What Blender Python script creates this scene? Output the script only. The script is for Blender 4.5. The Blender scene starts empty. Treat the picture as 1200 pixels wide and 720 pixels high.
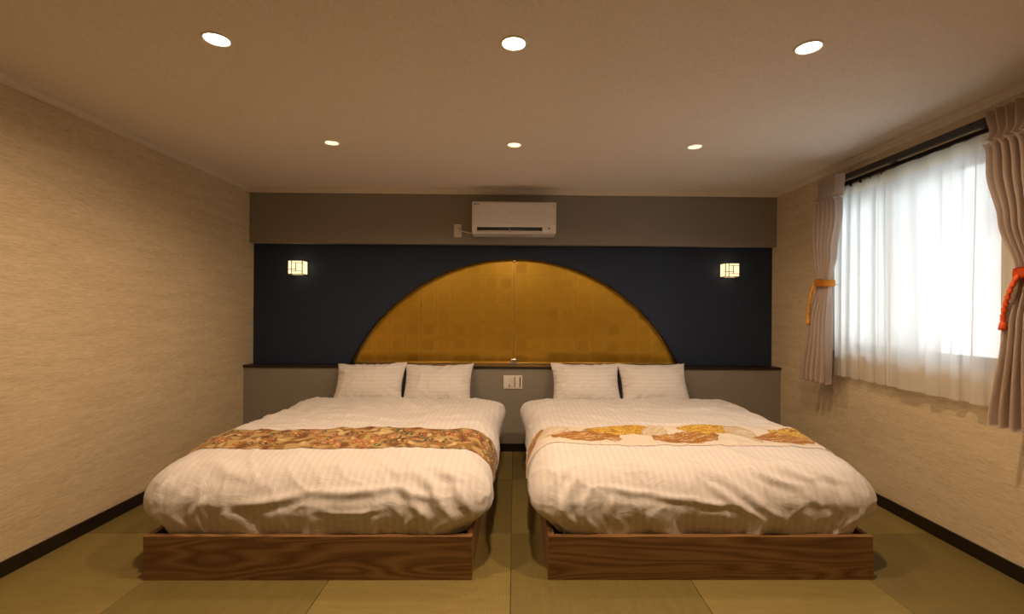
import bpy, bmesh, math, random
from mathutils import Vector, Matrix, noise

random.seed(7)
sc = bpy.context.scene
COL = sc.collection
PI = math.pi

# ------------------------------------------------------------------ camera
F_PX, PX, PY, CAM_H, YAW, ROLL = 556.0, 610.0, 362.0, 1.32, 0.0128, 0.0065
cam = bpy.data.cameras.new('camera')
cam.sensor_fit = 'HORIZONTAL'
cam.sensor_width = 36.0
cam.lens = F_PX * 36.0 / 1200.0
cam.shift_x = -(PX - 600.0) / 1200.0
cam.shift_y = (PY - 360.0) / 1200.0
cam.clip_start = 0.02
cam_o = bpy.data.objects.new('camera', cam)
COL.objects.link(cam_o)
fw = Vector((math.sin(YAW), math.cos(YAW), 0))
rt = Vector((math.cos(YAW), -math.sin(YAW), 0))
up = Vector((0, 0, 1))
r2 = rt * math.cos(ROLL) + up * math.sin(ROLL)
u2 = -rt * math.sin(ROLL) + up * math.cos(ROLL)
cam_o.matrix_world = Matrix(((r2.x, u2.x, -fw.x, 0), (r2.y, u2.y, -fw.y, 0),
                             (r2.z, u2.z, -fw.z, CAM_H), (0, 0, 0, 1)))
sc.camera = cam_o

# ------------------------------------------------------------------ world, daylight, exposure
world = bpy.data.worlds.new('overcast_sky')
sc.world = world
world.use_nodes = True
bg = world.node_tree.nodes['Background']
bg.inputs['Color'].default_value = (0.90, 0.96, 1.0, 1)
bg.inputs['Strength'].default_value = 2.6
pl = bpy.data.lights.new('window_portal', 'AREA')      # sampling aid for the sky light in the window opening; emits nothing itself
pl.shape = 'RECTANGLE'
pl.size, pl.size_y = 1.26, 1.36
pl.cycles.is_portal = True
po = bpy.data.objects.new('window_portal', pl)
COL.objects.link(po)
po.matrix_world = Matrix.Translation((2.66, 3.03, 1.605)) @ Matrix.Rotation(PI / 2, 4, 'Y')
vs = sc.view_settings
vs.view_transform = 'Standard'
vs.look = 'None'
vs.gamma = 1.0
vs.use_curve_mapping = False
vs.exposure = 0.95
cy = sc.cycles
cy.use_denoising = True
cy.max_bounces = 10
cy.diffuse_bounces = 6
cy.glossy_bounces = 4
cy.transmission_bounces = 6
cy.transparent_max_bounces = 12
cy.sample_clamp_indirect = 6.0
cy.caustics_reflective = False
cy.caustics_refractive = False

LAMP_COL = (1.0, 0.69, 0.43)
DOWN_W = 11.0       # each lit downlight
BACK_W = 11.0       # each deep-set downlight over the pillows

# room measures
XW = 2.485          # side walls at +-XW
Y_PANEL, Y_SOF, Y_REC, Y_GOLD = 4.39, 4.47, 4.55, 4.62
Z_CEIL, Z_SOF, Z_LEDGE = 2.44, 1.93, 0.787
Y_REAR = -1.7
AX, AR, AZ = 0.008, 1.731, 0.069      # arch circle: centre x, radius, centre z
WY0, WY1, WZ0, WZ1 = 2.36, 3.70, 0.99, 2.22

# ------------------------------------------------------------------ material helpers
def new_mat(name):
    m = bpy.data.materials.new(name)
    m.use_nodes = True
    nt = m.node_tree
    nt.nodes.clear()
    out = nt.nodes.new('ShaderNodeOutputMaterial')
    return m, nt, out

def N(nt, kind, **kw):
    n = nt.nodes.new(kind)
    for k, v in kw.items():
        if k in n.inputs:
            n.inputs[k].default_value = v
        else:
            setattr(n, k, v)
    return n

def c4(c): return (c[0], c[1], c[2], 1.0)

def principled(nt, out, rough=0.6, col=(0.5, 0.5, 0.5), metal=0.0, spec=0.5, sheen=0.0):
    p = nt.nodes.new('ShaderNodeBsdfPrincipled')
    p.inputs['Base Color'].default_value = c4(col)
    p.inputs['Roughness'].default_value = rough
    p.inputs['Metallic'].default_value = metal
    p.inputs['Specular IOR Level'].default_value = spec
    if sheen:
        p.inputs['Sheen Weight'].default_value = sheen
    nt.links.new(p.outputs[0], out.inputs[0])
    return p

def coords(nt, scale=(1, 1, 1), kind='Object', rot=(0, 0, 0)):
    t = nt.nodes.new('ShaderNodeTexCoord')
    mp = nt.nodes.new('ShaderNodeMapping')
    mp.inputs['Scale'].default_value = scale
    mp.inputs['Rotation'].default_value = rot
    nt.links.new(t.outputs[kind], mp.inputs['Vector'])
    return mp.outputs['Vector']

def ramp(nt, fac, stops):
    r = nt.nodes.new('ShaderNodeValToRGB')
    el = r.color_ramp.elements
    while len(el) > 1:
        el.remove(el[-1])
    el[0].position, el[0].color = stops[0][0], c4(stops[0][1])
    for p, c in stops[1:]:
        e = el.new(p)
        e.color = c4(c)
    nt.links.new(fac, r.inputs['Fac'])
    return r.outputs['Color']

def bump(nt, p, height, strength=0.2, dist=0.01):
    b = nt.nodes.new('ShaderNodeBump')
    b.inputs['Strength'].default_value = strength
    b.inputs['Distance'].default_value = dist
    nt.links.new(height, b.inputs['Height'])
    nt.links.new(b.outputs[0], p.inputs['Normal'])

def noise_tex(nt, vec, scale=5, detail=4, rough=0.5, dist=0.0):
    n = nt.nodes.new('ShaderNodeTexNoise')
    n.inputs['Scale'].default_value = scale
    n.inputs['Detail'].default_value = detail
    n.inputs['Roughness'].default_value = rough
    n.inputs['Distortion'].default_value = dist
    nt.links.new(vec, n.inputs['Vector'])
    return n.outputs['Fac']

def math_n(nt, op, a, b=None):
    m = nt.nodes.new('ShaderNodeMath')
    m.operation = op
    for i, v in enumerate((a, b)):
        if v is None:
            continue
        if isinstance(v, (int, float)):
            m.inputs[i].default_value = v
        else:
            nt.links.new(v, m.inputs[i])
    return m.outputs[0]

def plain(name, col, rough=0.5, metal=0.0, spec=0.5, var=0.06, scale=30, bs=0.0):
    m, nt, out = new_mat(name)
    p = principled(nt, out, rough, col, metal, spec)
    f = noise_tex(nt, coords(nt), scale, 3)
    lo = tuple(x * (1 - var) for x in col)
    hi = tuple(min(1, x * (1 + var)) for x in col)
    nt.links.new(ramp(nt, f, [(0.3, lo), (0.7, hi)]), p.inputs['Base Color'])
    if bs:
        bump(nt, p, f, bs, 0.002)
    return m

def emit_mat(name, col, strength):
    m, nt, out = new_mat(name)
    e = N(nt, 'ShaderNodeEmission')
    e.inputs['Color'].default_value = c4(col)
    e.inputs['Strength'].default_value = strength
    nt.links.new(e.outputs[0], out.inputs[0])
    return m

def wallpaper(name, axis):
    """beige paper with fine horizontal slubs; axis = the horizontal axis of the wall"""
    m, nt, out = new_mat(name)
    p = principled(nt, out, 0.75, spec=0.25)
    sc1 = (6, 6, 75)
    v = coords(nt, sc1)
    a = noise_tex(nt, v, 2.2, 7, 0.68, 0.6)
    b = noise_tex(nt, coords(nt, (9, 9, 150)), 3, 3, 0.6)
    c = noise_tex(nt, coords(nt, (1.2, 1.2, 10)), 2, 3, 0.5)
    s = math_n(nt, 'ADD', math_n(nt, 'MULTIPLY', a, 0.6), math_n(nt, 'MULTIPLY', b, 0.25))
    s = math_n(nt, 'ADD', s, math_n(nt, 'MULTIPLY', c, 0.2))
    nt.links.new(ramp(nt, s, [(0.38, (0.46, 0.365, 0.228)), (0.52, (0.60, 0.49, 0.32)), (0.66, (0.72, 0.61, 0.43))]),
                 p.inputs['Base Color'])
    bump(nt, p, s, 0.35, 0.004)
    return m

def weave_paper(name, lo, hi, rough=0.8, scale=(60, 60, 260), spec=0.3):
    m, nt, out = new_mat(name)
    p = principled(nt, out, rough, spec=spec)
    a = noise_tex(nt, coords(nt, scale), 2, 4, 0.6)
    b = noise_tex(nt, coords(nt, (scale[2], scale[2], scale[0])), 1.5, 3, 0.6)
    s = math_n(nt, 'ADD', math_n(nt, 'MULTIPLY', a, 0.6), math_n(nt, 'MULTIPLY', b, 0.4))
    nt.links.new(ramp(nt, s, [(0.35, lo), (0.65, hi)]), p.inputs['Base Color'])
    bump(nt, p, s, 0.3, 0.002)
    return m

def wood(name, cols, along='X', rough=0.45, ringscale=1.0):
    m, nt, out = new_mat(name)
    p = principled(nt, out, rough, spec=0.4)
    if along == 'X':
        s1, s2 = (0.55, 6, 6), (3, 150, 150)
    else:
        s1, s2 = (6, 0.55, 6), (150, 3, 150)
    big = noise_tex(nt, coords(nt, s1), 1.1 * ringscale, 2, 0.45, 0.35)
    rings = math_n(nt, 'FRACT', math_n(nt, 'MULTIPLY', big, 17.0))
    tri = math_n(nt, 'ABSOLUTE', math_n(nt, 'SUBTRACT', math_n(nt, 'MULTIPLY', rings, 2.0), 1.0))
    fine = noise_tex(nt, coords(nt, s2), 1.0, 5, 0.7)
    s = math_n(nt, 'ADD', math_n(nt, 'MULTIPLY', tri, 0.42), math_n(nt, 'MULTIPLY', fine, 0.58))
    nt.links.new(ramp(nt, s, [(0.2, cols[0]), (0.45, cols[1]), (0.8, cols[2])]), p.inputs['Base Color'])
    bump(nt, p, fine, 0.12, 0.002)
    return m

def tatami(name, lo, hi, flip):
    m, nt, out = new_mat(name)
    p = principled(nt, out, 0.55, spec=0.35)
    rib = nt.nodes.new('ShaderNodeTexWave')
    rib.wave_type, rib.bands_direction = 'BANDS', ('Y' if flip else 'X')
    rib.inputs['Scale'].default_value = 30.0
    rib.inputs['Distortion'].default_value = 0.3
    nt.links.new(coords(nt), rib.inputs['Vector'])
    rush = noise_tex(nt, coords(nt, (14, 420, 1) if not flip else (420, 14, 1)), 1.0, 4, 0.65)
    patch = noise_tex(nt, coords(nt, (5, 30, 1) if not flip else (30, 5, 1)), 1.0, 3, 0.5)
    s = math_n(nt, 'ADD', math_n(nt, 'MULTIPLY', rib.outputs['Fac'], 0.22), math_n(nt, 'MULTIPLY', rush, 0.5))
    s = math_n(nt, 'ADD', s, math_n(nt, 'MULTIPLY', patch, 0.28))
    nt.links.new(ramp(nt, s, [(0.3, lo), (0.7, hi)]), p.inputs['Base Color'])
    bump(nt, p, s, 0.4, 0.003)
    return m

def bedlinen(name, across='X', period=0.036, col=(0.69, 0.66, 0.65)):
    """white sateen with tone-on-tone stripes"""
    m, nt, out = new_mat(name)
    p = principled(nt, out, 0.62, col, spec=0.3, sheen=0.15)
    w = nt.nodes.new('ShaderNodeTexWave')
    w.wave_type, w.bands_direction = 'BANDS', across
    w.inputs['Scale'].default_value = (2 * PI / period) / 20.0
    nt.links.new(coords(nt), w.inputs['Vector'])
    st = ramp(nt, w.outputs['Fac'], [(0.40, (0, 0, 0)), (0.60, (1, 1, 1))])
    mx = nt.nodes.new('ShaderNodeMix')
    mx.data_type = 'RGBA'
    nt.links.new(st, mx.inputs['Factor'])
    mx.inputs['A'].default_value = c4(tuple(x * 0.94 for x in col))
    mx.inputs['B'].default_value = c4(col)
    nt.links.new(mx.outputs['Result'], p.inputs['Base Color'])
    rr = nt.nodes.new('ShaderNodeMapRange')
    nt.links.new(st, rr.inputs['Value'])
    rr.inputs['To Min'].default_value, rr.inputs['To Max'].default_value = 0.75, 0.5
    nt.links.new(rr.outputs[0], p.inputs['Roughness'])
    cr = noise_tex(nt, coords(nt, (7, 9, 7)), 1.0, 5, 0.6, 1.2)
    bump(nt, p, cr, 0.42, 0.02)
    return m

def attr_cloth(name, rough=0.65):
    m, nt, out = new_mat(name)
    p = principled(nt, out, rough, spec=0.3, sheen=0.1)
    a = nt.nodes.new('ShaderNodeVertexColor')
    a.layer_name = 'print'
    nt.links.new(a.outputs['Color'], p.inputs['Base Color'])
    f = noise_tex(nt, coords(nt), 300, 2)
    bump(nt, p, f, 0.15, 0.002)
    return m

def gold_leaf():
    m, nt, out = new_mat('gold_leaf')
    p = principled(nt, out, 0.38, metal=0.95, spec=0.5)
    t = nt.nodes.new('ShaderNodeTexCoord')
    sp = nt.nodes.new('ShaderNodeSeparateXYZ')
    nt.links.new(t.outputs['Object'], sp.inputs[0])
    info = nt.nodes.new('ShaderNodeObjectInfo')
    cx = math_n(nt, 'POWER', math_n(nt, 'ABSOLUTE', math_n(nt, 'DIVIDE', sp.outputs['X'], 0.056)), 4.0)
    cz = math_n(nt, 'POWER', math_n(nt, 'ABSOLUTE', math_n(nt, 'DIVIDE', sp.outputs['Z'], 0.056)), 4.0)
    d = math_n(nt, 'ADD', cx, cz)
    wob = noise_tex(nt, coords(nt, (18, 18, 18)), 1.5, 3)
    d = math_n(nt, 'ADD', d, math_n(nt, 'MULTIPLY', math_n(nt, 'SUBTRACT', wob, 0.5), 1.6))
    worn = nt.nodes.new('ShaderNodeMapRange')       # 1 in the rubbed middle of a leaf, 0 along its lapped edges
    worn.interpolation_type = 'SMOOTHSTEP'
    nt.links.new(d, worn.inputs['Value'])
    worn.inputs['From Min'].default_value, worn.inputs['From Max'].default_value = -0.3, 1.9
    worn.inputs['To Min'].default_value, worn.inputs['To Max'].default_value = 1.0, 0.0
    amt = math_n(nt, 'MULTIPLY', worn.outputs[0],
                 math_n(nt, 'ADD', 0.15, math_n(nt, 'MULTIPLY', math_n(nt, 'POWER', info.outputs['Random'], 2.5), 0.40)))
    col = ramp(nt, amt, [(0.0, (0.95, 0.60, 0.06)), (0.45, (0.70, 0.40, 0.03)), (1.0, (0.42, 0.25, 0.025))])
    nt.links.new(col, p.inputs['Base Color'])
    rg = nt.nodes.new('ShaderNodeMapRange')
    nt.links.new(amt, rg.inputs['Value'])
    rg.inputs['To Min'].default_value, rg.inputs['To Max'].default_value = 0.30, 0.42
    nt.links.new(rg.outputs[0], p.inputs['Roughness'])
    f = noise_tex(nt, coords(nt), 60, 4, 0.6)
    bump(nt, p, f, 0.10, 0.004)
    return m

def glass(name, tint=(0.97, 0.98, 0.98), rough=0.03):
    m, nt, out = new_mat(name)
    tr = N(nt, 'ShaderNodeBsdfTransparent')
    tr.inputs['Color'].default_value = c4(tint)
    gl = N(nt, 'ShaderNodeBsdfGlossy')
    gl.inputs['Roughness'].default_value = rough
    fr = nt.nodes.new('ShaderNodeFresnel')
    fr.inputs['IOR'].default_value = 1.35
    mx = nt.nodes.new('ShaderNodeMixShader')
    nt.links.new(math_n(nt, 'MULTIPLY', fr.outputs[0], 0.9), mx.inputs[0])
    nt.links.new(tr.outputs[0], mx.inputs[1])
    nt.links.new(gl.outputs[0], mx.inputs[2])
    nt.links.new(mx.outputs[0], out.inputs[0])
    return m

def sheer_mat(name, clear, col=(0.93, 0.95, 0.95)):
    m, nt, out = new_mat(name)
    tr = N(nt, 'ShaderNodeBsdfTransparent')
    tl = N(nt, 'ShaderNodeBsdfTranslucent')
    df = N(nt, 'ShaderNodeBsdfDiffuse')
    tl.inputs['Color'].default_value = c4(col)
    df.inputs['Color'].default_value = c4(col)
    m1 = nt.nodes.new('ShaderNodeMixShader')
    m1.inputs[0].default_value = 0.4
    nt.links.new(tl.outputs[0], m1.inputs[1])
    nt.links.new(df.outputs[0], m1.inputs[2])
    m2 = nt.nodes.new('ShaderNodeMixShader')
    w = noise_tex(nt, coords(nt, (1, 90, 260)), 3, 2)
    rg = nt.nodes.new('ShaderNodeMapRange')
    nt.links.new(w, rg.inputs['Value'])
    rg.inputs['To Min'].default_value = 1 - clear - 0.1
    rg.inputs['To Max'].default_value = min(1, 1 - clear + 0.1)
    nt.links.new(rg.outputs[0], m2.inputs[0])
    nt.links.new(tr.outputs[0], m2.inputs[1])
    nt.links.new(m1.outputs[0], m2.inputs[2])
    nt.links.new(m2.outputs[0], out.inputs[0])
    return m

M = {}
M['wallpaper'] = wallpaper('beige_slub_wallpaper', 'Y')
M['ceil'] = None
def ceil_mat():
    m, nt, out = new_mat('ceiling_paper')
    p = principled(nt, out, 0.8, (0.72, 0.665, 0.60), spec=0.2)
    a = noise_tex(nt, coords(nt), 55, 4, 0.6, 1.0)
    nt.links.new(ramp(nt, a, [(0.3, (0.74, 0.675, 0.60)), (0.7, (0.83, 0.765, 0.69))]), p.inputs['Base Color'])
    bump(nt, p, a, 0.5, 0.006)
    return m
M['ceil'] = ceil_mat()
M['taupe'] = weave_paper('taupe_wallpaper', (0.20, 0.178, 0.145), (0.29, 0.262, 0.218))
M['navy'] = weave_paper('navy_wallpaper', (0.010, 0.016, 0.032), (0.023, 0.038, 0.078), 0.7, (30, 30, 420))
M['darkwood'] = plain('dark_stained_wood', (0.012, 0.006, 0.005), 0.35, var=0.2)
M['cornice'] = plain('cornice_cream', (0.68, 0.60, 0.49), 0.5, var=0.03)
M['mat_a'] = tatami('tatami_sheen_bright', (0.165, 0.124, 0.033), (0.265, 0.208, 0.068), False)  # weave-direction sheen painted into the base colour, brighter side
M['mat_b'] = tatami('tatami_sheen_dull', (0.122, 0.093, 0.024), (0.205, 0.160, 0.048), True)  # same rush; turned weave's duller sheen painted as a darker colour
M['subfloor'] = plain('subfloor_board', (0.10, 0.075, 0.03), 0.8)
M['wood_x'] = wood('bed_wood_long', ((0.10, 0.046, 0.016), (0.205, 0.106, 0.040), (0.31, 0.178, 0.076)), 'X')
M['wood_y'] = wood('bed_wood_side', ((0.10, 0.046, 0.016), (0.205, 0.106, 0.040), (0.31, 0.178, 0.076)), 'Y')
M['ply'] = plain('platform_ply', (0.06, 0.035, 0.018), 0.8)
M['linen'] = bedlinen('duvet_linen', 'X')
M['linen_pillow'] = bedlinen('pillow_linen', 'Z', 0.03)
M['mattress'] = plain('mattress_ticking', (0.62, 0.60, 0.57), 0.8)
M['runner'] = attr_cloth('brocade')
M['lining'] = plain('runner_lining', (0.02, 0.012, 0.012), 0.7)
M['gold'] = gold_leaf()
M['goldback'] = plain('gold_board', (0.55, 0.34, 0.06), 0.5, metal=0.6)
M['brass'] = plain('brass', (0.62, 0.42, 0.12), 0.3, metal=0.9)
M['chrome'] = plain('brushed_chrome', (0.75, 0.74, 0.72), 0.25, metal=1.0, var=0.03)
M['glass'] = glass('clear_glass')
M['panel_glass'] = glass('satin_acrylic', (0.98, 0.98, 0.97), 0.28)
M['whiteplastic'] = plain('white_plastic', (0.72, 0.69, 0.655), 0.38, var=0.02)
M['creamplastic'] = plain('cream_plastic', (0.70, 0.64, 0.55), 0.4, var=0.02)
M['black'] = plain('black_plastic', (0.008, 0.007, 0.007), 0.4, var=0.1)
M['greyplastic'] = plain('grey_plastic', (0.30, 0.27, 0.24), 0.5)
M['paper_lit'] = emit_mat('lit_shoji_paper', (1.0, 0.70, 0.36), 0.95)
M['lampwood'] = plain('lamp_lattice_wood', (0.07, 0.032, 0.014), 0.5)
M['lens_lit'] = emit_mat('lit_diffuser', (1.0, 0.86, 0.66), 9.0)
M['lens_dim'] = emit_mat('deep_set_lens', (1.0, 0.80, 0.56), 14.0)
M['trimwhite'] = plain('downlight_trim', (0.80, 0.74, 0.66), 0.4, var=0.02)
M['reflector'] = plain('silver_reflector', (0.85, 0.80, 0.74), 0.35, metal=0.6, var=0.03)
M['curtain'] = weave_paper('beige_curtain_cloth', (0.62, 0.51, 0.425), (0.74, 0.62, 0.53), 0.8, (150, 150, 400))
M['sheer'] = sheer_mat('white_voile', 0.20)
M['sheer_hem'] = sheer_mat('voile_double_hem', 0.16, (0.90, 0.89, 0.84))
M['sheer_head'] = sheer_mat('voile_heading_tape', 0.04, (0.86, 0.85, 0.74))
M['alu'] = plain('grey_aluminium', (0.13, 0.14, 0.15), 0.4, metal=0.5)
M['winwood'] = plain('window_lining', (0.52, 0.40, 0.27), 0.5)
M['orange'] = plain('orange_cord', (0.85, 0.36, 0.03), 0.65, var=0.25, scale=160, bs=0.5)
M['redorange'] = plain('red_orange_cord', (0.80, 0.11, 0.015), 0.65, var=0.25, scale=160, bs=0.5)
M['facade'] = plain('pale_render', (0.80, 0.80, 0.79), 0.8, var=0.02)
M['facade2'] = plain('grey_render', (0.62, 0.63, 0.64), 0.8, var=0.02)

# ------------------------------------------------------------------ object helpers
ORIG = {}

def link(o, parent, org):
    COL.objects.link(o)
    ORIG[o.name] = Vector(org)
    if parent is not None:
        o.parent = parent
        o.location = Vector(org) - ORIG[parent.name]
    else:
        o.location = org

def thing(name, label, cat, loc, group=None):
    o = bpy.data.objects.new(name, None)
    o.empty_display_size = 0.1
    link(o, None, loc)
    tag(o, label, cat, group)
    return o

def tag(o, label=None, cat=None, group=None, kind=None):
    if label: o['label'] = label
    if cat: o['category'] = cat
    if group: o['group'] = group
    if kind: o['kind'] = kind
    return o

def obj(name, bm, mat, parent=None, org=None, smooth=False, fix=True):
    """link a bmesh given in world coordinates as one object"""
    if org is None:
        if parent is not None:
            org = ORIG[parent.name]
        else:
            xs = [v.co.x for v in bm.verts]; ys = [v.co.y for v in bm.verts]; zs = [v.co.z for v in bm.verts]
            org = Vector(((min(xs) + max(xs)) / 2, (min(ys) + max(ys)) / 2, min(zs)))
    org = Vector(org)
    for v in bm.verts:
        v.co -= org
    if fix:
        bmesh.ops.recalc_face_normals(bm, faces=bm.faces[:])
    if smooth:
        for f in bm.faces:
            f.smooth = True
    me = bpy.data.meshes.new(name)
    bm.to_mesh(me)
    bm.free()
    mats = mat if isinstance(mat, (list, tuple)) else [mat]
    for m in mats:
        me.materials.append(m)
    o = bpy.data.objects.new(name, me)
    link(o, parent, org)
    return o

def struct(name, bm, mat, parent=None, **kw):
    o = obj(name, bm, mat, parent, **kw)
    if parent is None:
        o['kind'] = 'structure'
    return o

def box(x0, x1, y0, y1, z0, z1, bev=0.0, bm=None, seg=2):
    b = bmesh.new()
    bmesh.ops.create_cube(b, size=1.0)
    for v in b.verts:
        v.co = Vector(((x0 + x1) / 2 + v.co.x * (x1 - x0), (y0 + y1) / 2 + v.co.y * (y1 - y0), (z0 + z1) / 2 + v.co.z * (z1 - z0)))
    if bev:
        bmesh.ops.bevel(b, geom=b.edges[:], offset=bev, segments=seg, affect='EDGES', profile=0.6)
    if bm is None:
        return b
    me = bpy.data.meshes.new('t')
    b.to_mesh(me); b.free()
    bm.from_mesh(me)
    bpy.data.meshes.remove(me)
    return bm

def lathe(cx, cy, prof, seg=40, bm=None, cap_ends=False):
    """prof = [(radius, z), ...] revolved about a vertical axis"""
    bm = bm or bmesh.new()
    rings = []
    for r, z in prof:
        if r < 1e-6:
            rings.append([bm.verts.new((cx, cy, z))])
        else:
            rings.append([bm.verts.new((cx + r * math.cos(2 * PI * k / seg), cy + r * math.sin(2 * PI * k / seg), z)) for k in range(seg)])
    for a, b in zip(rings, rings[1:]):
        for k in range(seg):
            q = []
            a0, a1 = (a[0], a[0]) if len(a) == 1 else (a[k], a[(k + 1) % seg])
            b0, b1 = (b[0], b[0]) if len(b) == 1 else (b[k], b[(k + 1) % seg])
            for v in (a0, a1, b1, b0):
                if v not in q:
                    q.append(v)
            if len(q) > 2:
                bm.faces.new(q)
    return bm

def tube(pts, rad, seg=8, bm=None):
    bm = bm or bmesh.new()
    pts = [Vector(p) for p in pts]
    rings = []
    for i, p in enumerate(pts):
        d = (pts[min(i + 1, len(pts) - 1)] - pts[max(i - 1, 0)]).normalized()
        a = d.cross(Vector((0.13, 0.2, 0.97)))
        if a.length < 0.05:
            a = d.cross(Vector((1, 0, 0)))
        a.normalize()
        b = d.cross(a)
        r = rad[i] if isinstance(rad, (list, tuple)) else rad
        rings.append([bm.verts.new(p + a * r * math.cos(2 * PI * k / seg) + b * r * math.sin(2 * PI * k / seg)) for k in range(seg)])
    for a, b in zip(rings, rings[1:]):
        for k in range(seg):
            bm.faces.new((a[k], a[(k + 1) % seg], b[(k + 1) % seg], b[k]))
    bm.faces.new(rings[0][::-1]); bm.faces.new(rings[-1])
    return bm

def extrude_x(prof, x0, x1, bm=None):
    """prism from a (y, z) outline between x0 and x1"""
    bm = bm or bmesh.new()
    a = [bm.verts.new((x0, y, z)) for y, z in prof]
    b = [bm.verts.new((x1, y, z)) for y, z in prof]
    n = len(prof)
    for k in range(n):
        bm.faces.new((a[k], a[(k + 1) % n], b[(k + 1) % n], b[k]))
    bm.faces.new(a[::-1]); bm.faces.new(b)
    return bm

def extrude_y(prof, y0, y1, bm=None):
    bm = bm or bmesh.new()
    a = [bm.verts.new((x, y0, z)) for x, z in prof]
    b = [bm.verts.new((x, y1, z)) for x, z in prof]
    n = len(prof)
    for k in range(n):
        bm.faces.new((a[k], a[(k + 1) % n], b[(k + 1) % n], b[k]))
    bm.faces.new(a[::-1]); bm.faces.new(b)
    return bm

def grid_mesh(rows, bm=None, thick=0.0):
    """quad sheet through rows of points"""
    bm = bm or bmesh.new()
    vs_ = [[bm.verts.new(p) for p in r] for r in rows]
    for a, b in zip(vs_, vs_[1:]):
        for k in range(len(a) - 1):
            bm.faces.new((a[k], a[k + 1], b[k + 1], b[k]))
    return bm

def smoothstep(a, b, x):
    t = max(0.0, min(1.0, (x - a) / (b - a)))
    return t * t * (3 - 2 * t)

# ------------------------------------------------------------------ the room
floor = struct('floor', box(-XW - 0.15, XW + 0.15, Y_REAR - 0.15, 4.8, -0.14, -0.0185), M['subfloor'], org=(0, 1.5, -0.02))
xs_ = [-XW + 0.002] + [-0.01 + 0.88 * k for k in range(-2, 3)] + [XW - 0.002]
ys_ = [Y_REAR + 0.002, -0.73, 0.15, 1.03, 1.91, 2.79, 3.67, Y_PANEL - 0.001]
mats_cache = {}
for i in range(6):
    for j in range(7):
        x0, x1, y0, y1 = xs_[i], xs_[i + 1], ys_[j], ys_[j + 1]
        dark = (i + j) % 2 == 1  # alternate mats get the colour with the dull sheen painted in
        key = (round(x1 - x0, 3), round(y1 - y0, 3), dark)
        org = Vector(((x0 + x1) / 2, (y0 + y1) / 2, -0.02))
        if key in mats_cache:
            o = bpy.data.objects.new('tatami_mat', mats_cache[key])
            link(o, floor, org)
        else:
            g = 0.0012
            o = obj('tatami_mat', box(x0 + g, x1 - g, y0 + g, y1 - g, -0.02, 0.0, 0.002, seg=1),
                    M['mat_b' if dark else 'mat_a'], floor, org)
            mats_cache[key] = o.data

wl = struct('wall_left', box(-XW - 0.15, -XW, Y_REAR - 0.15, 4.8, -0.02, 2.62), M['wallpaper'])
bm = box(XW, XW + 0.15, Y_REAR - 0.15, WY0, -0.02, 2.62)
box(XW, XW + 0.15, WY1, 4.8, -0.02, 2.62, bm=bm)
box(XW, XW + 0.15, WY0, WY1, -0.02, WZ0, bm=bm)
box(XW, XW + 0.15, WY0, WY1, WZ1, 2.62, bm=bm)
wr = struct('wall_right', bm, M['wallpaper'])
wf = struct('wall_front', box(-XW, XW, Y_REAR - 0.15, Y_REAR, -0.02, 2.62), M['wallpaper'])
wb = struct('wall_back', box(-XW, XW, 4.66, 4.8, -0.02, 2.62), M['taupe'])
obj('soffit', box(-XW, XW, Y_SOF, 4.67, Z_SOF, 2.62, 0.003), M['taupe'], wb)
obj('lower_panel', box(-XW, XW, Y_PANEL, 4.67, -0.02, Z_LEDGE - 0.018), M['taupe'], wb)
obj('ledge', box(-XW, XW, Y_PANEL - 0.015, 4.66, Z_LEDGE - 0.02, Z_LEDGE, 0.003), M['darkwood'], wb)
obj('soffit_edge', box(-XW, XW, Y_SOF - 0.002, 4.56, Z_SOF - 0.006, Z_SOF + 0.002, 0.001), M['taupe'], wb)

# navy wall with the arched niche cut into it
def arch_pts(r_off=0.0, n=72, z0=Z_LEDGE):
    R = AR + r_off
    a0 = math.asin((z0 - AZ) / R)
    return [(AX + R * math.cos(PI - a0 - (PI - 2 * a0) * k / n), AZ + R * math.sin(PI - a0 - (PI - 2 * a0) * k / n)) for k in range(n + 1)]
bm = bmesh.new()
ap = arch_pts()
zt = Z_SOF
front_lo = [bm.verts.new((x, Y_REC, z)) for x, z in ap]
front_hi = [bm.verts.new((x, Y_REC, zt)) for x, z in ap]
back_lo = [bm.verts.new((x, 4.655, z)) for x, z in ap]
for k in range(len(ap) - 1):
    bm.faces.new((front_lo[k], front_lo[k + 1], front_hi[k + 1], front_hi[k]))
    bm.faces.new((front_lo[k], back_lo[k], back_lo[k + 1], front_lo[k + 1]))
for sx, lo, hi in ((-XW, front_lo[0], front_hi[0]), (XW, front_lo[-1], front_hi[-1])):
    bm.faces.new((bm.verts.new((sx, Y_REC, lo.co.z)), lo, hi, bm.verts.new((sx, Y_REC, zt))))
obj('navy_panel', bm, M['navy'], wb, fix=True)
bm = bmesh.new()
tube([(x, Y_REC - 0.001, z) for x, z in arch_pts()], 0.004, 6, bm)
obj('arch_edging', bm, M['darkwood'], wb, smooth=True)

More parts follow.
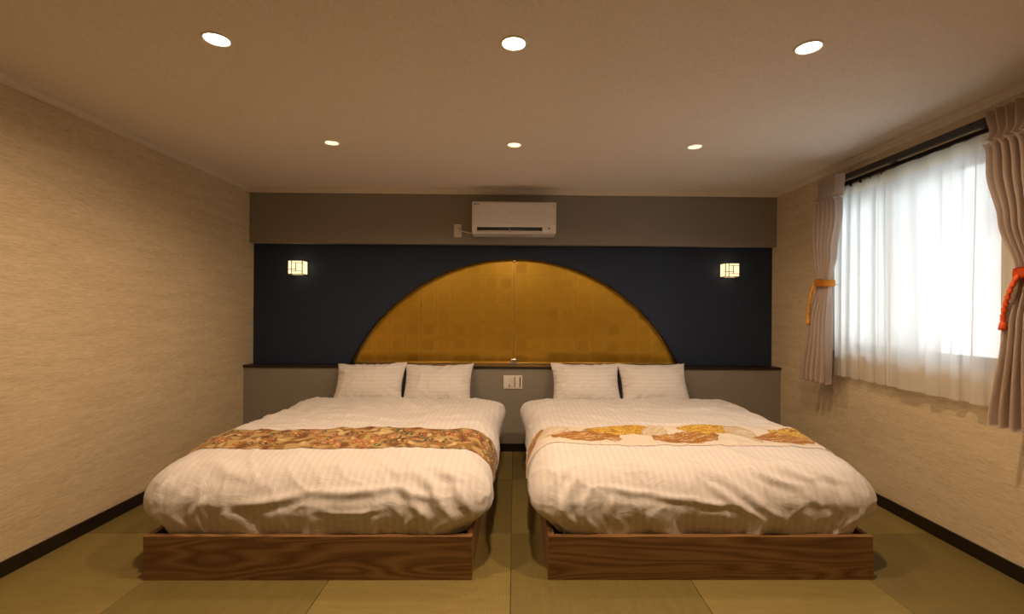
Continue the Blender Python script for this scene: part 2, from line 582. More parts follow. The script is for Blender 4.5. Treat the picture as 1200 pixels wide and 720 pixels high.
# ceiling with holes for the downlights
DL_FRONT = [(-1.252, 2.0), (-0.01, 2.0), (1.243, 2.0)]
DL_BACK = [(-1.247, 3.24), (-0.008, 3.24), (1.23, 3.24)]
R_HOLE = 0.047
bm = bmesh.new()
edges = []
rect = [bm.verts.new((x, y, Z_CEIL)) for x, y in ((-XW, Y_REAR), (XW, Y_REAR), (XW, 4.6), (-XW, 4.6))]
edges += [bm.edges.new((rect[k], rect[(k + 1) % 4])) for k in range(4)]
for cx, cy_ in DL_FRONT + DL_BACK:
    ring = [bm.verts.new((cx + R_HOLE * math.cos(2 * PI * k / 32), cy_ + R_HOLE * math.sin(2 * PI * k / 32), Z_CEIL)) for k in range(32)]
    edges += [bm.edges.new((ring[k], ring[(k + 1) % 32])) for k in range(32)]
bmesh.ops.triangle_fill(bm, use_beauty=True, use_dissolve=False, edges=edges)
box(-XW - 0.15, XW + 0.15, Y_REAR - 0.15, 4.8, 2.60, 2.66, bm=bm)
ceiling = struct('ceiling', bm, M['ceil'], org=(0, 1.5, Z_CEIL), fix=False)

# cornices and baseboards
def cornice_prof(s):        # offsets from wall, from ceiling
    return [(0, 0), (0.034, 0), (0.034, -0.012), (0.026, -0.020), (0.022, -0.040), (0.014, -0.048), (0, -0.048)]
for name, sx in (('trim_1', -1), ('trim_2', 1)):
    pr = [(sx * (XW - a), Z_CEIL + b) for a, b in cornice_prof(0)]
    struct(name, extrude_y(pr, Y_REAR, Y_SOF), M['cornice'])
pr = [(Y_SOF - a, Z_CEIL + b) for a, b in cornice_prof(0)]
struct('trim_3', extrude_x(pr, -XW, XW), M['cornice'])
struct('baseboard_left', box(-XW, -XW + 0.012, Y_REAR, Y_PANEL, 0, 0.075, 0.002), M['darkwood'])
struct('baseboard_right', box(XW - 0.012, XW, Y_REAR, Y_PANEL, 0, 0.075, 0.002), M['darkwood'])
struct('baseboard_back', box(-XW + 0.012, XW - 0.012, Y_PANEL - 0.010, Y_PANEL, 0, 0.072, 0.002), M['darkwood'])

# ------------------------------------------------------------------ window
def frame_rect(x0, x1, y0, y1, z0, z1, t):
    b = box(x0, x1, y0, y1, z0, z0 + t)
    box(x0, x1, y0, y1, z1 - t, z1, bm=b)
    box(x0, x1, y0, y0 + t, z0 + t, z1 - t, bm=b)
    box(x0, x1, y1 - t, y1, z0 + t, z1 - t, bm=b)
    return b
def sliding_window(name, ya, yb, ym, zlo):
    win = bpy.data.objects.new(name, None)
    link(win, None, (XW + 0.07, (ya + yb) / 2, zlo))
    tag(win, kind='structure')
    obj('window_lining', frame_rect(XW - 0.012, XW + 0.15, ya - 0.001, yb + 0.001, zlo - 0.001, WZ1 + 0.001, 0.022), M['winwood'], win)
    obj('window_frame', frame_rect(XW + 0.06, XW + 0.15, ya + 0.02, yb - 0.02, zlo + 0.02, WZ1 - 0.02, 0.03), M['alu'], win)
    for y0, y1, xo in ((ya + 0.045, ym + 0.02, 0.075), (ym - 0.02, yb - 0.045, 0.105)):
        s = obj('sash', frame_rect(XW + xo, XW + xo + 0.026, y0, y1, zlo + 0.045, WZ1 - 0.045, 0.036), M['alu'], win)
        obj('pane', box(XW + xo + 0.010, XW + xo + 0.015, y0 + 0.03, y1 - 0.03, zlo + 0.075, WZ1 - 0.075), M['glass'], s)
sliding_window('window_1', WY0, WY1, 3.05, WZ0)

# neighbouring house across the lane
nb = thing('neighbouring_house', 'pale rendered house outside the curtained window', 'building', (8.2, 4.5, -3.0))
obj('wall', box(7.2, 11, -5, 14, -3.0, 2.55, 0.02), M['facade'], nb)
obj('upper_storey', box(8.2, 11, 7.2, 14, 2.54, 4.4, 0.02), M['facade2'], nb)
obj('parapet', box(7.1, 11, -5.05, 14.05, 2.50, 2.64, 0.02), M['facade2'], nb)

# ------------------------------------------------------------------ beds
def duvet_deformer(cx, seed, y_front=2.322, y_far=4.06):
    W, ZB, ZT, RR = (0.875 if cx < 0 else 0.888), 0.195, 0.560, 0.17
    cy_ = (y_front + y_far) / 2
    L = (y_far - y_front) / 2
    so = Vector((seed * 13.7, seed * 5.1, seed * 2.3))
    side_in = -1 if cx > 0 else 1          # side that faces the aisle
    def deform(p, off=0.0):
        x, y, z = p
        ix = max(-W + RR, min(W - RR, x)); iy = max(-L + RR * 0.9, min(L - RR * 0.6, y)); iz = min(z, ZT - RR)
        d = Vector((x - ix, y - iy, z - iz))
        # a hanging side keeps its own direction
        dn = d.normalized() if d.length > 1e-6 else Vector((0, 0, 1))
        q = Vector((ix, iy, iz)) + Vector((dn.x * RR, dn.y * (RR * 0.9 if y < 0 else RR * 0.6), dn.z * RR))
        top = smoothstep(0.3, 0.95, dn.z)
        n = dn.copy()
        h = (q.z - ZB) / (ZT - ZB)
        wx, wy = q.x + cx, q.y
        sp = Vector((q.x, q.y, q.z)) + so
        # loft: the middle of the cover sits higher than its borders
        crown = (1 - (q.x / W) ** 2) * (1 - max(0, abs(q.y) / L) ** 4)
        q.z += 0.018 * crown * top
        # filling, in soft humps
        big = noise.noise(Vector((sp.x * 1.7, sp.y * 2.1, sp.z * 1.5)))
        mid = noise.noise(Vector((sp.x * 4.5, sp.y * 5.5, sp.z * 4.0)) + Vector((9, 1, 4)))
        disp = 0.020 * big + 0.007 * mid
        # long shallow creases on top
        wv = noise.noise(Vector((sp.x * 1.3, sp.y * 1.2, 3.0 + seed))) * 1.4
        cr = 1 - abs(noise.noise(Vector((sp.x * 2.0 + wv, sp.y * 6.0 - wv * 1.5 + sp.x * 2.2, sp.z * 3))))
        disp += 0.009 * (cr ** 6) * (0.35 + 0.65 * top)
        cr2 = 1 - abs(noise.noise(Vector((sp.x * 7.0 + sp.y * 5.0 + wv, sp.y * 3.0 - sp.x * 3.0, sp.z * 5 + 7))))
        disp += 0.006 * (cr2 ** 7)
        disp += crease_sum(seed, x, (y + L) + (z - ZT))
        # pleats where the cover is tucked into the frame
        if h < 0.75:
            lat = q.x if abs(dn.y) > abs(dn.x) else q.y
            lw = lat * 8.0 + 1.2 * noise.noise(Vector((lat * 3, q.z * 3, seed)))
            pl_ = noise.noise(Vector((lw, q.z * 2.2, seed * 3.1)))
            tuck = 1 - smoothstep(0.0, 0.75, h)
            disp += 0.016 * pl_ * tuck
            rid = 1 - abs(noise.noise(Vector((lat * 11 + q.z * 6 * (1 if lat > 0 else -1), q.z * 2.5, seed + 5.0))))
            disp += 0.012 * (rid ** 5) * tuck * (0.4 + 0.6 * abs(q.x / W))
        # tuck under: the lower hem draws in to the frame
        tin = (1 - smoothstep(0.0, 0.42, h)) ** 1.4
        q.x -= (math.copysign(0.115, q.x) * tin * min(1, abs(q.x / W) ** 2)) if abs(dn.x) > 0.2 else 0.12 * (q.x / W) * tin
        if y < 0:
            q.y += 0.022 * tin
        # front shoulder: the cover slopes toward the foot
        q.z -= 0.085 * (max(0.0, 1 - (q.y + L) / 0.66) ** 1.6) * smoothstep(0.15, 0.95, h)
        # loose far corners flare out past the mattress
        fl = smoothstep(L - 0.62, L - 0.12, q.y) * smoothstep(W - 0.16, W - 0.01, abs(x)) * smoothstep(0.35, 0.8, h)
        q.x += math.copysign(0.06, x) * fl * (1 if x * side_in > 0 else 0.4)
        q.z += 0.01 * fl
        if cx < 0 and x < 0:
            q.x += 0.09 * smoothstep(L - 1.1, L, q.y) * abs(x) / W
        q = q + n * (disp + off)
        return Vector((q.x + cx, q.y + cy_, max(q.z, ZB - 0.004)))
    return deform, W, L, ZB, ZT, cy_

CREASES = {1: [  # x0, t0, x1, t1, height, width on the unrolled cover (t < 0 hangs down the foot end)
    (-0.40, -0.16, -0.02, -0.07, 0.013, 0.030), (-0.02, -0.07, 0.42, -0.03, 0.013, 0.030), (0.40, -0.03, 0.62, -0.12, 0.012, 0.026),
    (0.56, 0.06, 0.73, -0.30, 0.017, 0.026), (0.44, 0.02, 0.63, -0.33, 0.014, 0.024), (0.70, 0.05, 0.80, -0.25, 0.013, 0.024),
    (0.48, -0.10, 0.53, -0.35, 0.011, 0.020), (0.33, -0.14, 0.36, -0.36, 0.008, 0.020), (-0.60, -0.04, -0.68, -0.35, 0.014, 0.024),
    (-0.50, -0.10, -0.60, -0.36, 0.012, 0.022), (-0.72, 0.02, -0.77, -0.30, 0.014, 0.024), (-0.38, -0.18, -0.45, -0.36, 0.008, 0.02),
    (0.02, -0.21, 0.36, -0.19, 0.007, 0.016), (0.06, -0.26, 0.30, -0.25, 0.006, 0.015), (0.00, -0.10, 0.01, -0.36, 0.005, 0.014),
    (-0.35, 1.52, -0.05, 1.18, 0.012, 0.05), (0.08, 1.55, 0.36, 1.10, 0.014, 0.05), (0.30, 1.50, 0.52, 1.20, 0.011, 0.04),
    (-0.60, 1.30, -0.42, 1.05, 0.010, 0.04), (-0.15, 0.85, 0.02, 0.70, 0.012, 0.05), (0.55, 0.16, 0.76, 0.02, 0.009, 0.03),
    (-0.20, 0.30, 0.25, 0.10, 0.008, 0.05), (-0.62, 0.22, -0.30, 0.02, 0.007, 0.04), (0.20, 0.26, 0.50, 0.06, 0.008, 0.04)],
 2: [(0.00, 0.02, 0.30, -0.30, 0.017, 0.026), (0.08, 0.06, 0.44, -0.33, 0.014, 0.026), (0.22, 0.14, 0.46, -0.04, 0.013, 0.028),
    (0.30, 0.20, 0.58, 0.02, 0.012, 0.026), (0.44, 0.22, 0.70, 0.00, 0.012, 0.028), (0.56, 0.02, 0.64, -0.22, 0.014, 0.024),
    (0.46, -0.04, 0.56, -0.18, 0.010, 0.022), (0.68, 0.04, 0.74, -0.26, 0.013, 0.024), (-0.76, 0.04, -0.70, -0.33, 0.017, 0.024),
    (-0.66, 0.06, -0.74, -0.28, 0.014, 0.024), (-0.60, -0.04, -0.64, -0.34, 0.012, 0.022), (-0.48, -0.08, -0.50, -0.35, 0.009, 0.02),
    (-0.34, -0.06, -0.06, -0.12, 0.010, 0.026), (-0.10, -0.12, 0.14, -0.16, 0.010, 0.024), (-0.52, -0.02, -0.30, -0.08, 0.011, 0.026),
    (0.16, 0.36, 0.40, 0.10, 0.009, 0.04), (-0.10, 0.20, 0.10, 0.05, 0.008, 0.04), (-0.55, 0.25, -0.30, 0.12, 0.007, 0.04),
    (-0.40, 1.20, 0.10, 1.32, 0.010, 0.05), (0.20, 1.10, 0.60, 1.28, 0.010, 0.05), (-0.30, -0.20, -0.32, -0.36, 0.007, 0.018),
    (-0.15, -0.20, -0.14, -0.36, 0.006, 0.018), (0.60, 0.75, 0.80, 0.60, 0.012, 0.04)]}

def crease_sum(seed, x, t):
    s_ = 0.0
    for x0, t0, x1, t1, hgt, wd in CREASES[int(seed)]:
        dx, dt = x1 - x0, t1 - t0
        l2 = dx * dx + dt * dt
        k = ((x - x0) * dx + (t - t0) * dt) / l2
        if k < -0.05 or k > 1.05:
            continue
        k = max(0.0, min(1.0, k))
        bow = 0.12 * math.sin(PI * k) * math.sqrt(l2)
        d = ((x - x0) * dt - (t - t0) * dx) / math.sqrt(l2) - bow * 0.5
        if abs(d) > 4 * wd:
            continue
        fade = math.sin(PI * (0.04 + 0.92 * k)) ** 0.8
        s_ += hgt * fade * (math.exp(-(d / wd) ** 2) - 0.55 * math.exp(-((d - 1.7 * wd) / (wd * 1.2)) ** 2))
    return s_

def make_duvet(cx, seed, label):
    deform, W, L, ZB, ZT, cy_ = duvet_deformer(cx, seed)
    st = 0.0115
    nx, ny, nz = int(2 * W / st), int(2 * L / st), int((ZT - ZB) / st)
    bm = bmesh.new()
    vd = {}
    def V(i, j, k):
        if (i, j, k) not in vd:
            vd[(i, j, k)] = bm.verts.new(deform((-W + 2 * W * i / nx, -L + 2 * L * j / ny, ZB + (ZT - ZB) * k / nz)))
        return vd[(i, j, k)]
    for i in range(nx):
        for j in range(ny):
            bm.faces.new((V(i, j, nz), V(i + 1, j, nz), V(i + 1, j + 1, nz), V(i, j + 1, nz)))
    for k in range(nz):
        for i in range(nx):
            bm.faces.new((V(i, 0, k), V(i + 1, 0, k), V(i + 1, 0, k + 1), V(i, 0, k + 1)))
            bm.faces.new((V(i + 1, ny, k), V(i, ny, k), V(i, ny, k + 1), V(i + 1, ny, k + 1)))
        for j in range(ny):
            bm.faces.new((V(0, j + 1, k), V(0, j, k), V(0, j, k + 1), V(0, j + 1, k + 1)))
            bm.faces.new((V(nx, j, k), V(nx, j + 1, k), V(nx, j + 1, k + 1), V(nx, j, k + 1)))
    o = obj('duvet', bm, M['linen'], smooth=True)
    tag(o, label, 'duvet', 'duvets on the beds')
    return o

def mix3(a, b, t):
    return tuple(a[k] * (1 - t) + b[k] * t for k in range(3))

def floral(s, t):
    """brocade of packed leaves and blossoms; s, t in metres"""
    base = (0.25, 0.135, 0.04)
    w = Vector((s * 14, t * 14, 1.0))
    dx = noise.noise(w) * 0.022; dy = noise.noise(w + Vector((5, 8, 2))) * 0.022
    x, y = s + dx, t + dy
    c = base
    k = noise.noise(Vector((x * 15, y * 19, 4)))
    if k > 0.12: c = (0.42, 0.29, 0.12)
    if k < -0.22: c = (0.16, 0.06, 0.018)
    for cell, amount, ox in ((0.125, 0.75, 0.0), (0.07, 0.8, 3.7)):
        ci, cj = math.floor(x / cell), math.floor(y / cell)
        for di in (-1, 0, 1):
            for dj in (-1, 0, 1):
                a, b = ci + di, cj + dj
                rv = noise.cell_vector(Vector((a + 0.5 + ox * 7, b + 0.5, ox)))
                rw = noise.cell(Vector((a + 0.5, b + 0.5 + ox * 3, 9.2 + ox)))
                rw = abs(rw) % 1.0
                if rw > amount:
                    continue
                px, py = (a + 0.5 + rv.x * 0.35) * cell, (b + 0.5 + rv.y * 0.35) * cell
                ang = math.atan2(y - py, x - px)
                rr = math.hypot(x - px, y - py) / cell
                nP = 5 if cell > 0.1 else 2
                edge = 0.42 * (0.72 + 0.28 * math.cos(nP * ang + rv.z * 6))
                if rr < edge:
                    pal = [(0.24, 0.03, 0.012), (0.03, 0.055, 0.02), (0.50, 0.38, 0.20), (0.30, 0.085, 0.018), (0.07, 0.028, 0.012), (0.38, 0.15, 0.07)]
                    q = pal[int(rw * 97) % 6]
                    if rr > edge * 0.8: q = mix3(q, (0.50, 0.37, 0.17), 0.6)
                    elif rr < edge * 0.28: q = (0.72, 0.50, 0.18)
                    c = q
    return c

CRANE = [  # s centre, t centre, half length, half height, slant, kind   (s 0..1 across the bed top, t 0..1 foot to head)
    (-0.03, 0.50, 0.075, 0.26, 1.1, 'brown'), (0.085, 0.62, 0.060, 0.34, 0.3, 'pale'), (0.19, 0.36, 0.12, 0.26, 0.35, 'brown'),
    (0.31, 0.72, 0.115, 0.26, -0.05, 'gold'), (0.43, 0.62, 0.045, 0.30, 0.2, 'pale'), (0.52, 0.34, 0.12, 0.24, 0.2, 'brown'),
    (0.62, 0.74, 0.115, 0.26, 0.10, 'gold'), (0.725, 0.60, 0.045, 0.34, -0.4, 'pale'), (0.85, 0.38, 0.11, 0.24, 0.2, 'brown'),
    (0.93, 0.66, 0.105, 0.26, -0.1, 'gold'), (1.05, 0.40, 0.07, 0.28, 0.4, 'brown')]
def fans(s, t):
    c = (0.66, 0.59, 0.51)
    wob = noise.noise(Vector((s * 26, t * 4, 2.0)))
    wob2 = noise.noise(Vector((s * 75, t * 10, 7.0)))
    for cs, ct, hl, hh, sl, kind in CRANE:
        a = (s - cs) / hl; b = (t - ct) / hh - sl * a
        tail = 1.0 + 0.35 * a                       # blunt at one end, tapering at the other
        r = abs(a) ** 2.2 + abs(b / max(tail, 0.3)) ** 2.2 + 0.55 * wob + 0.22 * wob2
        if r < 1.0:
            streak = noise.noise(Vector((a * 1.6 + b * 1.0, b * 6 - a * 2.4, cs * 31)))
            speck = noise.noise(Vector((s * 150, t * 22, cs * 5)))
            if kind == 'gold':
                c = (0.50, 0.27, 0.02) if streak < 0.12 else ((0.62, 0.42, 0.07) if streak < 0.34 else (0.32, 0.13, 0.012))
                if speck > 0.30: c = (0.66, 0.48, 0.12)
                if speck < -0.38: c = (0.27, 0.15, 0.02)
            elif kind == 'brown':
                c = (0.30, 0.125, 0.022) if streak < 0.10 else ((0.64, 0.52, 0.36) if 0.24 < streak < 0.34 else (0.42, 0.22, 0.06))
                if speck > 0.42: c = (0.52, 0.31, 0.10)
            else:
                c = (0.52, 0.42, 0.29) if streak < 0.05 else (0.61, 0.52, 0.40)
            if r > 0.84:
                c = mix3(c, (0.26, 0.12, 0.03), 0.55 if kind != 'pale' else 0.3)
    return c

def make_runner(cx, seed, y0, y1, label, painter, drop_in, drop_out, unit, skew=0.0):
    deform, W, L, ZB, ZT, cy_ = duvet_deformer(cx, seed)
    inner = -1 if cx > 0 else 1
    dl, dr = (drop_in, drop_out) if inner < 0 else (drop_out, drop_in)
    st = 0.0042
    ns, nt_ = int((2 * W + dl + dr) / st), int((y1 - y0) / st)
    root = thing('bed_runner', label, 'bed runner', (cx, (y0 + y1) / 2, 0.55), 'runners across the beds')
    def pos(a, b, off):
        s = -dl + (2 * W + dl + dr) * a
        y = y0 + (y1 - y0) * b - cy_ + skew * (s / (2 * W) - 0.5) + 0.010 * math.sin(s * 5 + seed)
        if s < 0: p = (-W, y, ZT + s)
        elif s > 2 * W: p = (W, y, ZT - (s - 2 * W))
        else: p = (-W + s, y, ZT)
        return deform(p, off)
    bm = bmesh.new()
    layer = bm.loops.layers.float_color.new('print')
    rows, cols = [], []
    for i in range(ns + 1):
        r, cc = [], []
        for j in range(nt_ + 1):
            a, b = i / ns, j / nt_
            r.append(bm.verts.new(pos(a, b, 0.0025 + 0.005 * min(1.0, b / 0.06, (1 - b) / 0.06))))
            s = -dl + (2 * W + dl + dr) * a
            cc.append(painter(s, (y1 - y0) * b) if unit == 'm' else painter(s / (2 * W), b))
        rows.append(r); cols.append(cc)
    for i in range(ns):
        for j in range(nt_):
            f = bm.faces.new((rows[i][j], rows[i + 1][j], rows[i + 1][j + 1], rows[i][j + 1]))
            for lp, (a, b) in zip(f.loops, ((i, j), (i + 1, j), (i + 1, j + 1), (i, j + 1))):
                lp[layer] = c4(cols[a][b])
    obj('printed_face', bm, M['runner'], root, smooth=True, fix=False)
    # dark lining: a sheet just under the face, showing at hem and ends
    e = 0.004
    wid = 2 * W + dl + dr
    bm = grid_mesh([[pos(-e / wid + (1 + 2 * e / wid) * i / 150, 0.05 + 0.90 * j / 24, 0.0045) for j in range(25)] for i in range(151)])
    bmesh.ops.solidify(bm, geom=bm.faces[:], thickness=0.0015)
    obj('lining', bm, M['lining'], root, smooth=True)
    return root

def make_pillow(cx, cz_shift, seed, label, roll=0.0, lean=0.0):
    a, b, T = 0.312, 0.218, 0.10
    so = seed * 3.3
    n1, n2 = 64, 48
    bm = bmesh.new()
    M3 = Matrix.Translation((cx, 4.225 + lean, 0.632 + cz_shift)) @ Matrix.Rotation(math.radians(56), 4, 'X') @ Matrix.Rotation(roll, 4, 'Z')
    def P(u, v, side):
        pinch_x = 1 - 0.085 * (1 - v * v) + 0.012 * noise.noise(Vector((v * 3, so, 1)))
        pinch_y = 1 - 0.10 * (1 - u * u) + 0.015 * noise.noise(Vector((u * 3, so, 5)))
        x, y = a * u * pinch_x, b * v * pinch_y
        h = T * (max(0, 1 - abs(u) ** 2.6) ** 0.62) * (max(0, 1 - abs(v) ** 2.6) ** 0.62)
        edge = max(abs(u), abs(v))
        cr = 1 - abs(noise.noise(Vector((u * 3.2 + so, v * 2.8, side * 4.0))))
        rim = smoothstep(0.5, 0.92, edge) * (1 - smoothstep(0.96, 1.0, edge))
        ang = math.atan2(v, u)
        pk = noise.noise(Vector((math.cos(ang) * 7, math.sin(ang) * 7, so + side)))
        h += (0.006 * cr ** 4 - 0.002) * (1 - smoothstep(0.9, 1.0, edge)) + 0.020 * pk * rim
        return M3 @ Vector((x, y, side * max(h, 0.002) ))
    g = {}
    for side in (1, -1):
        for i in range(n1 + 1):
            for j in range(n2 + 1):
                g[(i, j, side)] = bm.verts.new(P(-1 + 2 * i / n1, -1 + 2 * j / n2, side))
        for i in range(n1):
            for j in range(n2):
                q = [g[(i, j, side)], g[(i + 1, j, side)], g[(i + 1, j + 1, side)], g[(i, j + 1, side)]]
                bm.faces.new(q if side > 0 else q[::-1])
    for i in range(n1):
        for j, fl in ((0, 1), (n2, -1)):
            q = [g[(i, j, -1)], g[(i + 1, j, -1)], g[(i + 1, j, 1)], g[(i, j, 1)]]
            bm.faces.new(q if fl > 0 else q[::-1])
    for j in range(n2):
        for i, fl in ((0, -1), (n1, 1)):
            q = [g[(i, j, -1)], g[(i, j + 1, -1)], g[(i, j + 1, 1)], g[(i, j, 1)]]
            bm.faces.new(q if fl > 0 else q[::-1])
    o = obj('pillow', bm, M['linen_pillow'], smooth=True)
    tag(o, label, 'pillow', 'pillows leaning against the wall panel')
    return o

def make_bed(x0, x1, label):
    yf, yb, zt, t = 2.305, 4.372, 0.212, 0.03
    r = thing('platform_bed', label, 'bed', ((x0 + x1) / 2, (yf + yb) / 2, 0), 'platform beds')
    obj('front_board', box(x0, x1, yf, yf + t, 0, zt, 0.002), M['wood_x'], r, org=(x0 - 3 * (x0 > 0), yf, 0))
    for a in (x0, x1 - t):
        obj('side_board', box(a, a + t, yf + t, yb, 0, zt, 0.002), M['wood_y'], r)
    obj('rear_board', box(x0 + t, x1 - t, yb - t, yb, 0, zt, 0.002), M['wood_x'], r)
    obj('platform', box(x0 + t, x1 - t, yf + t, yb - t, 0.10, 0.12), M['ply'], r)
    m = obj('mattress', box(x0 + 0.085, x1 - 0.085, yf + 0.09, yb - 0.04, 0.12, 0.44, 0.06, seg=4), M['mattress'], r, smooth=True)
    return r

LB, RB = (-1.779, -0.198), (0.172, 1.768)
LCX, RCX = sum(LB) / 2, sum(RB) / 2
make_bed(*LB, 'low wooden platform bed carrying the duvet with the floral runner')
make_bed(*RB, 'low wooden platform bed carrying the duvet with the cream and gold runner')
make_duvet(LCX, 1.0, 'puffy white striped duvet lying under the floral brocade runner')
make_duvet(RCX + 0.010, 2.0, 'puffy white striped duvet lying under the cream and gold runner')
make_runner(LCX, 1.0, 2.62, 2.94, 'brown and gold floral brocade runner laid across a white duvet', floral, 0.19, 0.12, 'm', 0.03)
make_runner(RCX + 0.010, 2.0, 2.68, 3.00, 'cream runner with ochre and gold motifs laid across a white duvet', fans, 0.21, 0.12, 'u', -0.03)
make_pillow(-1.282, 0.004, 1, 'white pillow on floral-runner bed, on the side by the plain wall', 0.03)
make_pillow(-0.676, 0.0, 2, 'white pillow on floral-runner bed, on the side by the other bed', 0.01)
make_pillow(0.642, 0.012, 3, 'white pillow on gold-runner bed, on the side by the other bed', -0.01)
make_pillow(1.252, 0.012, 4, 'white pillow on gold-runner bed, on the window side', 0.0)

# ------------------------------------------------------------------ arched gold panel
gp = thing('arched_gold_panel', 'semicircular gold leaf panel set in the navy wall above the beds', 'wall panel', (AX, Y_GOLD, Z_LEDGE))
seg_poly = arch_pts(0.0, 90, Z_LEDGE)
obj('backing_board', extrude_y(arch_pts(-0.0005, 72, Z_LEDGE), Y_GOLD + 0.002, Y_GOLD + 0.03), M['goldback'], gp)
def clip(poly, ax, lim, keep_less):
    out_ = []
    for k in range(len(poly)):
        p, q = poly[k], poly[(k + 1) % len(poly)]
        ip = (p[ax] <= lim) if keep_less else (p[ax] >= lim)
        iq = (q[ax] <= lim) if keep_less else (q[ax] >= lim)
        if ip: out_.append(p)
        if ip != iq:
            t = (lim - p[ax]) / (q[ax] - p[ax])
            out_.append((p[0] + (q[0] - p[0]) * t, p[1] + (q[1] - p[1]) * t))
    return out_
TS = 0.15
full = None
for i in range(-11, 11):
    for j in range(0, 8):
        x0, z0 = -0.006 + i * TS, 0.74 + j * TS
        g = 0.0007
        pg = clip(clip(clip(clip(seg_poly, 0, x0 + g, False), 0, x0 + TS - g, True), 1, z0 + g, False), 1, z0 + TS - g, True)
        pts = []
        for p in pg:
            if not pts or math.hypot(p[0] - pts[-1][0], p[1] - pts[-1][1]) > 1e-5:
                pts.append(p)
        if len(pts) > 1 and math.hypot(pts[0][0] - pts[-1][0], pts[0][1] - pts[-1][1]) < 1e-5:
            pts.pop()
        if len(pts) < 3:
            continue
        area = abs(sum(pts[k][0] * pts[(k + 1) % len(pts)][1] - pts[(k + 1) % len(pts)][0] * pts[k][1] for k in range(len(pts)))) / 2
        if area < 0.0004:
            continue
        org = Vector((x0 + TS / 2, Y_GOLD, z0 + TS / 2))
        if area > 0.98 * TS * TS and full is not None:
            o = bpy.data.objects.new('gold_square', full)
            link(o, gp, org)
        else:
            o = obj('gold_square', extrude_y(pts, Y_GOLD - 0.0012, Y_GOLD + 0.0025), M['gold'], gp, org)
            if area > 0.98 * TS * TS:
                full = o.data
yg0, yg1 = Y_GOLD - 0.020, Y_GOLD - 0.014
gpoly = arch_pts(-0.004, 72, Z_LEDGE + 0.004)
for lim0, lim1 in ((-9, -0.0045), (-0.0025 + 0.0005, 9)):
    obj('glass_pane', extrude_y(clip(clip(gpoly, 0, lim0, False), 0, lim1, True), yg0, yg1), M['panel_glass'], gp)
obj('bottom_rail', box(-1.535, 1.552, Y_GOLD - 0.026, Y_GOLD - 0.0015, Z_LEDGE, Z_LEDGE + 0.012, 0.002), M['brass'], gp)
for sx in (-0.906, 0.894):
    obj('seam_strip', box(sx - 0.0015, sx + 0.0015, Y_GOLD - 0.004, Y_GOLD, Z_LEDGE + 0.01, AZ + math.sqrt(AR ** 2 - (sx - AX) ** 2) - 0.004), M['brass'], gp)
obj('joint_strip', box(-0.0047, -0.0018, yg0 - 0.001, yg1, Z_LEDGE + 0.01, 1.795), M['chrome'], gp)
for z0, z1, w in ((Z_LEDGE, Z_LEDGE + 0.046, 0.026), (1.776, 1.803, 0.014)):
    cl = box(-0.003 - w, -0.003 + w, yg0 - 0.014, yg1 + 0.004, z0, z1, 0.004)
    obj('glass_clip', cl, M['chrome'], gp)

# ------------------------------------------------------------------ air conditioner
ac = thing('air_conditioner', 'white wall-mounted air conditioner above the gold arch', 'air conditioner', (-0.008, Y_SOF, 1.995))
AX0, AX1 = -0.386, 0.370
yf = 4.245
prof = [(Y_SOF, 2.283), (yf + 0.03, 2.283), (yf + 0.012, 2.279), (yf + 0.003, 2.27), (yf, 2.255), (yf, 2.10), (yf + 0.003, 2.06),
        (yf + 0.008, 2.030), (yf + 0.018, 2.010), (yf + 0.035, 1.997), (yf + 0.06, 1.994), (Y_SOF, 1.994)]
notch = prof[:6] + [(yf + 0.002, 2.052), (yf + 0.07, 2.052), (yf + 0.08, 2.012), (yf + 0.022, 2.008), (yf + 0.035, 1.997), (yf + 0.06, 1.994), (Y_SOF, 1.994)]
SX0, SX1 = -0.342, 0.247
def shrink(pr, k):
    cyy = Y_SOF; czz = 2.14
    return [(cyy + (y - cyy) * (1 - k), czz + (z - czz) * (1 - k * 1.2)) for y, z in pr]
def loft_x(profs):
    b = bmesh.new()
    rs = [[b.verts.new((x, y, z)) for y, z in pr] for x, pr in profs]
    n = len(rs[0])
    for r1, r2_ in zip(rs, rs[1:]):
        for k in range(n):
            b.faces.new((r1[k], r1[(k + 1) % n], r2_[(k + 1) % n], r2_[k]))
    b.faces.new(rs[0][::-1]); b.faces.new(rs[-1])
    return b
def add(b, c):
    me = bpy.data.meshes.new('t'); c.to_mesh(me); c.free(); b.from_mesh(me); bpy.data.meshes.remove(me)
bm = loft_x([(AX0, shrink(prof, 0.02)), (AX0 + 0.002, shrink(prof, 0.008)), (AX0 + 0.007, prof), (SX0, prof)])
add(bm, loft_x([(SX0, notch), (SX1, notch)]))
add(bm, loft_x([(SX1, prof), (AX1 - 0.007, prof), (AX1 - 0.002, shrink(prof, 0.008)), (AX1, shrink(prof, 0.02))]))
obj('casing', bm, M['whiteplastic'], ac)
obj('front_panel', box(AX0 + 0.008, AX1 - 0.008, yf - 0.006, yf + 0.004, 2.066, 2.262, 0.003), M['whiteplastic'], ac)
obj('air_outlet', box(SX0 + 0.001, SX1 - 0.001, yf + 0.020, yf + 0.075, 2.019, 2.051), M['black'], ac)
for k in range(2):
    xa = SX0 + (SX1 - SX0) * k / 2
    fl = box(xa + 0.004, xa + (SX1 - SX0) / 2 - 0.003, -0.022, 0.022, -0.003, 0.003, 0.0015)
    bmesh.ops.transform(fl, matrix=Matrix.Translation((0, yf + 0.034, 2.0145)) @ Matrix.Rotation(math.radians(-8), 4, 'X'), verts=fl.verts[:])
    obj('louver', fl, M['creamplastic'], ac)
obj('louver_pin', box(-0.049, -0.043, yf + 0.004, yf + 0.03, 2.016, 2.050), M['greyplastic'], ac)
obj('sensor_eye', box(0.300, 0.312, yf + 0.0005, yf + 0.010, 2.033, 2.045, 0.002), M['black'], ac)
